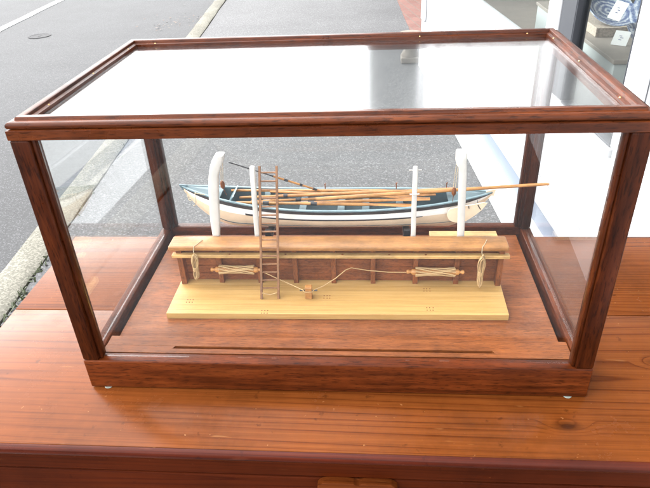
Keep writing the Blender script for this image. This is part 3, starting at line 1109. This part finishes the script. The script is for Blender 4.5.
spindle(-0.1815, -0.1045, 0.0745, SHIP)
spindle(0.0990, 0.1800, 0.0722, SHIP)
t = MB()
t.tube([(-0.1065, 0.1600, 0.0740), (-0.085, 0.152, 0.068), (-0.060, 0.142, 0.0625), (-0.0450, 0.1340, 0.0602), (-0.0425, 0.1297, 0.0597), (-0.0370, 0.1293, 0.0600), (-0.0320, 0.1297, 0.0600), (-0.0295, 0.1350, 0.0600),
        (-0.018, 0.142, 0.0610), (0.0, 0.152, 0.068), (0.014, 0.1605, 0.0765), (0.022, 0.163, 0.0785), (0.045, 0.1625, 0.0745), (0.075, 0.162, 0.0720), (0.1035, 0.1625, 0.0715)], 0.0007, 6)
t.build('deck_line', rope_m, SHIP, smooth=60)


# coils of rope hung from the pin rail
def rope_coil(label, x, ztop, zbot, lean):
    c = thing('rope_coil', label, 'rope coil', (x, 0.1560, zbot), 'rope coils on the pin rail')
    h = ztop - zbot
    t = MB()
    rnd = random.Random(label)
    for k in range(9):
        w = 0.0014 + 0.0040 * (k / 8)
        pts = []
        dz, dx, ph = rnd.uniform(-0.0015, 0.0022), rnd.uniform(-0.0008, 0.0008), rnd.uniform(0, 6.28)
        lo = rnd.uniform(-0.0015, 0.003)
        for i in range(25):
            a = 2 * math.pi * i / 24
            zz = zbot + lo + h * 0.48 + (h * 0.46) * math.cos(a) + dz * math.cos(a)
            f = max(0.0, min(1.0, (zz - zbot) / h))
            pinch = 0.36 + 0.80 * min(1, abs(f - 0.40) / 0.42) ** 0.9
            xx = x + dx + w * math.sin(a) * pinch + lean * (zbot + h - zz)
            yy = 0.1558 + 0.0016 * math.sin(a * 2 + ph) - 0.0022 * (k % 3) / 2
            pts.append((xx, yy, zz))
        t.tube(pts, 0.0009, 6)
    t.build('coil_loops', rope_m, c, smooth=60)
    t = MB()
    for k in range(5):
        zz = zbot + h * 0.36 + k * 0.0014
        xx = x + lean * (zbot + h - zz)
        t.tube([(xx + 0.0036 * math.cos(a), 0.1552 + 0.0034 * math.sin(a), zz + 0.0006 * math.sin(a)) for a in [2 * math.pi * i / 12 for i in range(13)]], 0.0008, 6)
    t.build('coil_wrap', rope_m, c, smooth=60)
    t = MB()
    t.tube([(x, 0.1563, ztop - 0.001), (x - 0.001, 0.1575, 0.1085), (x - 0.0005, 0.1595, 0.1155), (x + 0.004, 0.168, 0.1157), (x + 0.008, 0.178, 0.1157)], 0.0005, 5)
    t.build('lanyard', twine_m, c)
    return c


rope_coil('thin looped hank of rope hanging at the left end of the rail', -0.1985, 0.1050, 0.0640, -0.06)
rope_coil('bushy hank of rope hanging at the right end of the rail', 0.2005, 0.1045, 0.0555, 0.0)

# ------------------------------------------------------------------ ladder leaning on the bulwark
LD = thing('ladder', 'brown wooden ladder leaning from the deck against the bulwark rail', 'ladder', (-0.0920, 0.1310, ZD))
lb, lt = Vector((-0.1040, 0.1305, ZD + 0.0003)), Vector((-0.0985, 0.1865, 0.2255))
rb, rt = Vector((-0.0800, 0.1315, ZD + 0.0003)), Vector((-0.0755, 0.1865, 0.2255))


def bar(t, a, b, w, h):
    a, b = Vector(a), Vector(b)
    d = (b - a).normalized()
    s = Vector((1, 0, 0)) - d * d.x
    s.normalize()
    n = d.cross(s)
    A = [a + s * (w * i) + n * (h * j) for i, j in ((-1, -1), (1, -1), (1, 1), (-1, 1))]
    B = [p + (b - a) for p in A]
    t.hexa(A, B)


for a, b in ((lb, lt), (rb, rt)):
    t = MB()
    bar(t, a, b, 0.0015, 0.0018)
    t.build('ladder_rail', ladder_wood, LD)
for k in range(15):
    u = 0.085 + k * 0.062
    t = MB()
    a, b = lb.lerp(lt, u), rb.lerp(rt, u)
    bar_d = (b - a).normalized()
    t.tube([a + bar_d * 0.0004, b - bar_d * 0.0004], 0.0012, 6)
    t.build('rung', ladder_wood, LD)
t = MB()
t.tube([lb + Vector((0.0015, 0, 0.010)), (-0.099, 0.131, 0.0560), (-0.092, 0.131, 0.0540), (-0.085, 0.131, 0.0560), rb + Vector((-0.0015, 0, 0.010))], 0.0008, 6)
t.build('foot_lashing', rope_m, LD)

# pale strip of wood lying at the back of the case
t = MB()
t.box((0.145, 0.3235 - 0.0175, ZF + .0003), (0.2535, 0.3232, ZF + 0.0075), 0.0008)
tag(t.build('wood_strip', pale_wood), 'pale thin strip of wood lying at the back right of the case floor', 'wood strip')

# ------------------------------------------------------------------ whaleboat hanging outboard
BXC, BHL, BYC = -0.0035, 0.2265, 0.245
BOAT = thing('whaleboat', 'cream and blue double ended model whaleboat hung from the white davits', 'boat', (BXC, BYC, 0.102))


def sheer(u):
    return 0.1440 + (0.0240 if u < 0 else 0.0112) * abs(u) ** 2.2


def keel(u):
    if u < 0:
        e = max(0, (-u - 0.60) / 0.40)
        return 0.1025 + (sheer(-1) - 0.1025 - 0.002) * e ** 2.6
    e = max(0, (u - 0.74) / 0.26)
    return 0.1025 + (sheer(1) - 0.1025 - 0.002) * e ** 1.5


def beam(u):
    return 0.0010 + 0.0358 * max(0.0, 1 - abs(u) ** 2.3) ** 0.85


def hull_pt(u, s, side, off=0.0):
    """s 0 keel .. 1 gunwale; off outward"""
    a = s * math.pi / 2
    zk, zs = keel(u), sheer(u)
    y = beam(u) * math.sin(a) ** 0.92 + off * math.sin(a) ** 0.5
    z = zk + (zs - zk) * (1 - math.cos(a)) ** 0.92 - off * math.cos(a)
    return Vector((BXC + BHL * u, BYC + side * y, z))


US = [-1 + 2 * i / 64 for i in range(65)]
SS = [0.0, 0.12, 0.24, 0.36, 0.48, 0.58, 0.66, 0.74, 0.80, 0.86, 0.93, 1.0]
t = MB()
for side in (-1, 1):
    for i0 in range(len(SS) - 1):
        t.mat = 1 if SS[i0] >= 0.739 else 0
        t.grid([[hull_pt(u, SS[i0], side), hull_pt(u, SS[i0 + 1], side)] for u in US])
    t.mat = 2
    UI = [u * 0.985 for u in US]
    t.grid([[hull_pt(u, max(0.06, s), side, -min(0.0018, beam(u) * 0.6)) for s in SS] for u in UI])
bmesh.ops.remove_doubles(t.bm, verts=t.bm.verts[:], dist=1e-5)
t.build('hull', [cream_paint, white_paint, blue_paint], BOAT, smooth=60)
# floor ceiling (dark blue boards) inside
t = MB()
rows_ = []
for u in [x * 0.82 for x in US]:
    b = beam(u) * 0.72
    z = keel(u) + 0.012
    rows_.append([(BXC + BHL * u, BYC - b, z), (BXC + BHL * u, BYC + b, z)])
t.grid(rows_)
t.build('ceiling_boards', plain('dark_blue_boards', (0.05, 0.085, 0.11), 0.6, 0.2), BOAT, recalc=False)
# gunwales: blue cap above a navy rubbing strake
for side in (-1, 1):
    t = MB()
    rows_ = []
    for u in US:
        o_ = hull_pt(u, 1.0, side, 0.0012)
        ins = min(0.0036, beam(u) * 0.8 + 0.0012)
        rows_.append([o_ + Vector((0, 0, -0.0004)), o_ + Vector((0, 0, 0.0014)), o_ + Vector((0, -side * ins, 0.0014)), o_ + Vector((0, -side * ins, -0.0004))])
    t.grid(rows_, closed=True)
    gw = t.build('gunwale', light_blue, BOAT, smooth=30)
    t = MB()
    rows_ = []
    for u in US:
        a_, b_ = hull_pt(u, 0.985, side, 0.0016), hull_pt(u, 0.918, side, 0.0015)
        a2, b2 = hull_pt(u, 0.985, side, -0.0002), hull_pt(u, 0.918, side, -0.0002)
        rows_.append([a_, b_, b2, a2])
    t.grid(rows_, closed=True)
    t.build('rubbing_strake', navy_paint, gw, smooth=40)
    t = MB()
    rows_ = []
    for i in range(46):
        u = -0.50 + 1.06 * i / 45
        w = 0.016 * min(1.0, (u + 0.52) * 8, (0.58 - u) * 8)
        a_, b_ = hull_pt(u, 0.74 + w, side, 0.0009), hull_pt(u, 0.74 - w, side, 0.0009)
        a2, b2 = hull_pt(u, 0.74 + w, side, -0.0002), hull_pt(u, 0.74 - w, side, -0.0002)
        rows_.append([a_, b_, b2, a2])
    t.grid(rows_, closed=True)
    # separate short oblong plate forward of the stripe
    rows_ = []
    for i in range(7):
        u = -0.575 + 0.05 * i / 6
        a_, b_ = hull_pt(u, 0.79, side, 0.0009), hull_pt(u, 0.75, side, 0.0009)
        rows_.append([a_, b_, hull_pt(u, 0.75, side, -0.0002), hull_pt(u, 0.79, side, -0.0002)])
    t.grid(rows_, closed=True)
    t.build('side_stripe', navy_paint, BOAT, smooth=40)
# keel and stem
t = MB()
pts = [hull_pt(u, 0, 1) for u in US]
rows_ = []
for u in US:
    p_ = hull_pt(u, 0, 1)
    p_.y = BYC
    rows_.append([p_ + Vector((0, -0.0011, 0.001)), p_ + Vector((0, 0.0011, 0.001)), p_ + Vector((0, 0.0009, -0.0022)), p_ + Vector((0, -0.0009, -0.0022))])
t.grid(rows_, closed=True)
t.build('keel', cream_paint, BOAT)
t = MB()
z_ = sheer(-1)
t.prism([(-0.2345, z_ + 0.0030), (-0.2225, z_ + 0.0022), (-0.2225, z_ - 0.004), (-0.2300, z_ - 0.006)], BYC - 0.0014, BYC + 0.0014, 'y')
t.build('stem_head', blue_paint, BOAT)
z_ = sheer(1)
t = MB()
t.prism([(0.2130, z_ - 0.003), (0.2255, z_ - 0.006), (0.2275, z_ + 0.0035), (0.2230, z_ + 0.0040), (0.2150, z_ + 0.0018)], BYC - 0.0014, BYC + 0.0014, 'y')
t.build('stern_post', cream_paint, BOAT)
# decked ends: bow box and stern cuddy board
for name, ua, ub, dz in (('bow_deck', -0.97, -0.74, 0.0008), ('stern_deck', 0.72, 0.97, 0.0002)):
    t = MB()
    rows_ = []
    for i in range(14):
        u = ua + (ub - ua) * i / 13
        b = max(0.0008, beam(u) - 0.0028)
        z = sheer(u) + dz
        rows_.append([(BXC + BHL * u, BYC - b, z), (BXC + BHL * u, BYC, z + 0.0012), (BXC + BHL * u, BYC + b, z), (BXC + BHL * u, BYC, z - 0.002)])
    t.grid(rows_, closed=True)
    t.build(name, blue_paint, BOAT)
# clumsy cleat board (raised blue thigh board behind the bow deck)
t = MB()
u = -0.70
b = beam(u) - 0.002
t.hexa([(BXC + BHL * u, BYC - b, sheer(u) - 0.010), (BXC + BHL * u + 0.0015, BYC - b, sheer(u) - 0.010), (BXC + BHL * u + 0.0015, BYC + b, sheer(u) - 0.010), (BXC + BHL * u, BYC + b, sheer(u) - 0.010)],
       [(BXC + BHL * u + 0.010, BYC - b * 0.95, sheer(u) + 0.0045), (BXC + BHL * u + 0.0118, BYC - b * 0.95, sheer(u) + 0.0045), (BXC + BHL * u + 0.0118, BYC + b * 0.95, sheer(u) + 0.0045), (BXC + BHL * u + 0.010, BYC + b * 0.95, sheer(u) + 0.0045)])
t.build('thigh_board', light_blue, BOAT)
# thwarts with knees
for u in (-0.46, -0.21, 0.04, 0.20, 0.42):
    x = BXC + BHL * u
    b = beam(u) - 0.0022
    zt = sheer(u) - 0.0095
    t = MB()
    t.box((x - 0.0052, BYC - b, zt - 0.0016), (x + 0.0052, BYC + b, zt), 0.0004)
    th = t.build('thwart', light_blue, BOAT)
    for s in (-1, 1):
        for xx in (0,):
            t = MB()
            t.prism([(BYC + s * b, zt + 0.0002), (BYC + s * (b - 0.010), zt + 0.0002), (BYC + s * (b + 0.0003), zt + 0.0085)], x + xx - 0.0042, x + xx + 0.0042, 'x')
            t.build('knee', light_blue, th)
# rudder slung on the port quarter
t = MB()
poly = [(0.1610, 0.1440), (0.1580, 0.1395), (0.1572, 0.1330), (0.1600, 0.1265), (0.1665, 0.1225), (0.1760, 0.1215), (0.1850, 0.1245), (0.1960, 0.1335), (0.2050, 0.1420), (0.2120, 0.1530), (0.2060, 0.1540), (0.1900, 0.1500), (0.1740, 0.1475)]
t.prism(poly, 0.2152, 0.2172, 'y', 0.0004)
rd = t.build('rudder', cream_paint, BOAT)
t = MB()
t.tube([(0.1990, 0.2146, 0.1500), (0.2030, 0.2146, 0.1435)], 0.0007, 6)
t.tube([(0.1990, 0.2146, 0.1500), (0.1985, 0.222, 0.1550)], 0.0005, 6)
t.tube([(0.1860, 0.2146, 0.1490), (0.1870, 0.2146, 0.1450)], 0.0006, 6)
t.build('rudder_lashing', navy_paint, rd)
# bow painter: a thin loop of line over the side
t = MB()
t.tube([(-0.2250, 0.2425, 0.1660), (-0.2235, 0.2405, 0.1575), (-0.2215, 0.2385, 0.1490), (-0.2185, 0.2372, 0.1475), (-0.2160, 0.2362, 0.1500), (-0.2205, 0.2380, 0.1520)], 0.0006, 6)
t.tube([(-0.2080, 0.2310, 0.1640), (-0.2070, 0.2285, 0.1580), (-0.2080, 0.2292, 0.1500), (-0.2110, 0.2320, 0.1430), (-0.2150, 0.2358, 0.1400)], 0.0006, 6)
t.tube([(-0.2080, 0.2310, 0.1640), (-0.1980, 0.2265, 0.1640), (-0.1920, 0.2270, 0.1630)], 0.0005, 6)
t.build('painter', twine_m, BOAT, smooth=60)
t = MB()
for x, y, z in ((0.0870, 0.2700, 0.1515), (-0.02, 0.2760, 0.1480), (0.16, 0.262, 0.155)):
    t.tube([(x, y, z - 0.002), (x, y, z + 0.0075)], 0.0007, 6)
    t.tube([(x - 0.001, y, z + 0.006), (x + 0.0015, y, z + 0.008)], 0.0007, 6)
t.build('thole_pin', frame_wood, BOAT)


# ------------------------------------------------------------------ oars and harpoons lying in the boat
def spar(name, label, cat, a, b, group, r=0.0014, blade=0.0, bands=(), dark_to=0.0, tip=None, bladew=0.0042, mat=None):
    """a -> b; parts in local coordinates along x"""
    a, b = Vector(a), Vector(b)
    d = b - a
    L = d.length
    o = thing(name, label, cat, a, group, local=True)
    o.rotation_euler = d.to_track_quat('X', 'Z').to_euler()
    t = MB()
    if blade > 0:
        xs = [0, L * 0.03, L * 0.5, L - blade, L - blade * 0.9]
        t.tube([(x, 0, 0) for x in xs], [r * 0.75, r * 0.8, r, r * 1.05, r * 0.9], 10)
    else:
        t.tube([(dark_to, 0, 0), (L * 0.5, 0, 0), (L, 0, 0)], [r, r, r * 0.85], 10)
    sh = t.build('shaft', mat or spar_wood, o, smooth=50)
    if blade > 0:
        t = MB()
        t.tube([(L - blade * 0.9 - 0.0001, 0, 0), (L - blade * 0.7, 0, 0), (L - blade * 0.3, 0, 0), (L, 0, 0)], 1.0, 12,
               [(r * 0.9, r * 0.9), (bladew * 0.7, r * 0.55), (bladew, r * 0.45), (bladew * 0.9, r * 0.35)])
        t.build('blade', mat or spar_wood, o, smooth=50)
    for u, w in bands:
        t = MB()
        t.tube([(L * u - w / 2, 0, 0), (L * u + w / 2, 0, 0)], r * 1.25, 10)
        t.build('band', black_iron, o, smooth=50)
    if dark_to > 0:
        t = MB()
        t.tube([(0.004, 0, 0), (dark_to * 0.96, 0, 0), (dark_to, 0, 0)], [r * 0.55, r * 0.6, r * 1.1], 8)
        t.tube([(0, 0, 0), (0.002, 0, 0), (0.006, 0, 0)], [r * 0.1, r * 1.6, r * 0.5], 8, [(1, 1), (1, .4), (1, 1)])
        t.build('iron', black_iron, o, smooth=50)
    return o


G1 = 'oars lying in the whaleboat'
spar('steering_oar', 'very long steering oar reaching out past the stern toward the right post', 'oar', (-0.0300, 0.2250, 0.1560), (0.3020, 0.2500, 0.1652), None, 0.0026, 0.0, ())
spar('oar', 'rowing oar farthest from the viewer, against the far gunwale', 'oar', (-0.1621, 0.2640, 0.1512), (0.1505, 0.2600, 0.1500), G1, 0.0023, 0.085, ())
spar('oar', 'rowing oar whose right end rises highest toward the stern', 'oar', (-0.1470, 0.2500, 0.1460), (0.1705, 0.2480, 0.1592), G1, 0.0025, 0.085, ((0.22, 0.006),), bladew=0.0052)
spar('oar', 'rowing oar nearest the viewer, over the near gunwale side, with two black bands', 'oar', (-0.1475, 0.2270, 0.1500), (0.1124, 0.2260, 0.1444), G1, 0.0023, 0.075, ((0.17, 0.009), (0.44, 0.009)), bladew=0.0050)
spar('oar', 'shorter rowing oar second from the near gunwale with one dark leather', 'oar', (-0.1114, 0.2350, 0.1425), (0.1341, 0.2350, 0.1502), G1, 0.0023, 0.075, ((0.30, 0.009),), bladew=0.0050)
spar('oar', 'short rowing oar lying in the middle of the pile of oars', 'oar', (-0.1016, 0.2570, 0.1526), (0.1279, 0.2420, 0.1470), G1, 0.0023, 0.07, ())
spar('oar', 'rowing oar lying lowest between the others, its left end showing by the ladder', 'oar', (-0.1290, 0.2430, 0.1430), (0.1440, 0.2560, 0.1470), G1, 0.0023, 0.075, ((0.26, 0.008),), bladew=0.0048)
spar('harpoon', 'harpoon with long black iron slanting from the left davit head down into the boat', 'harpoon', (-0.1490, 0.2180, 0.2180), (-0.0118, 0.2600, 0.1462), None, 0.0015, 0.0, ((0.55, 0.006), (0.70, 0.004), (0.84, 0.006)), 0.068)
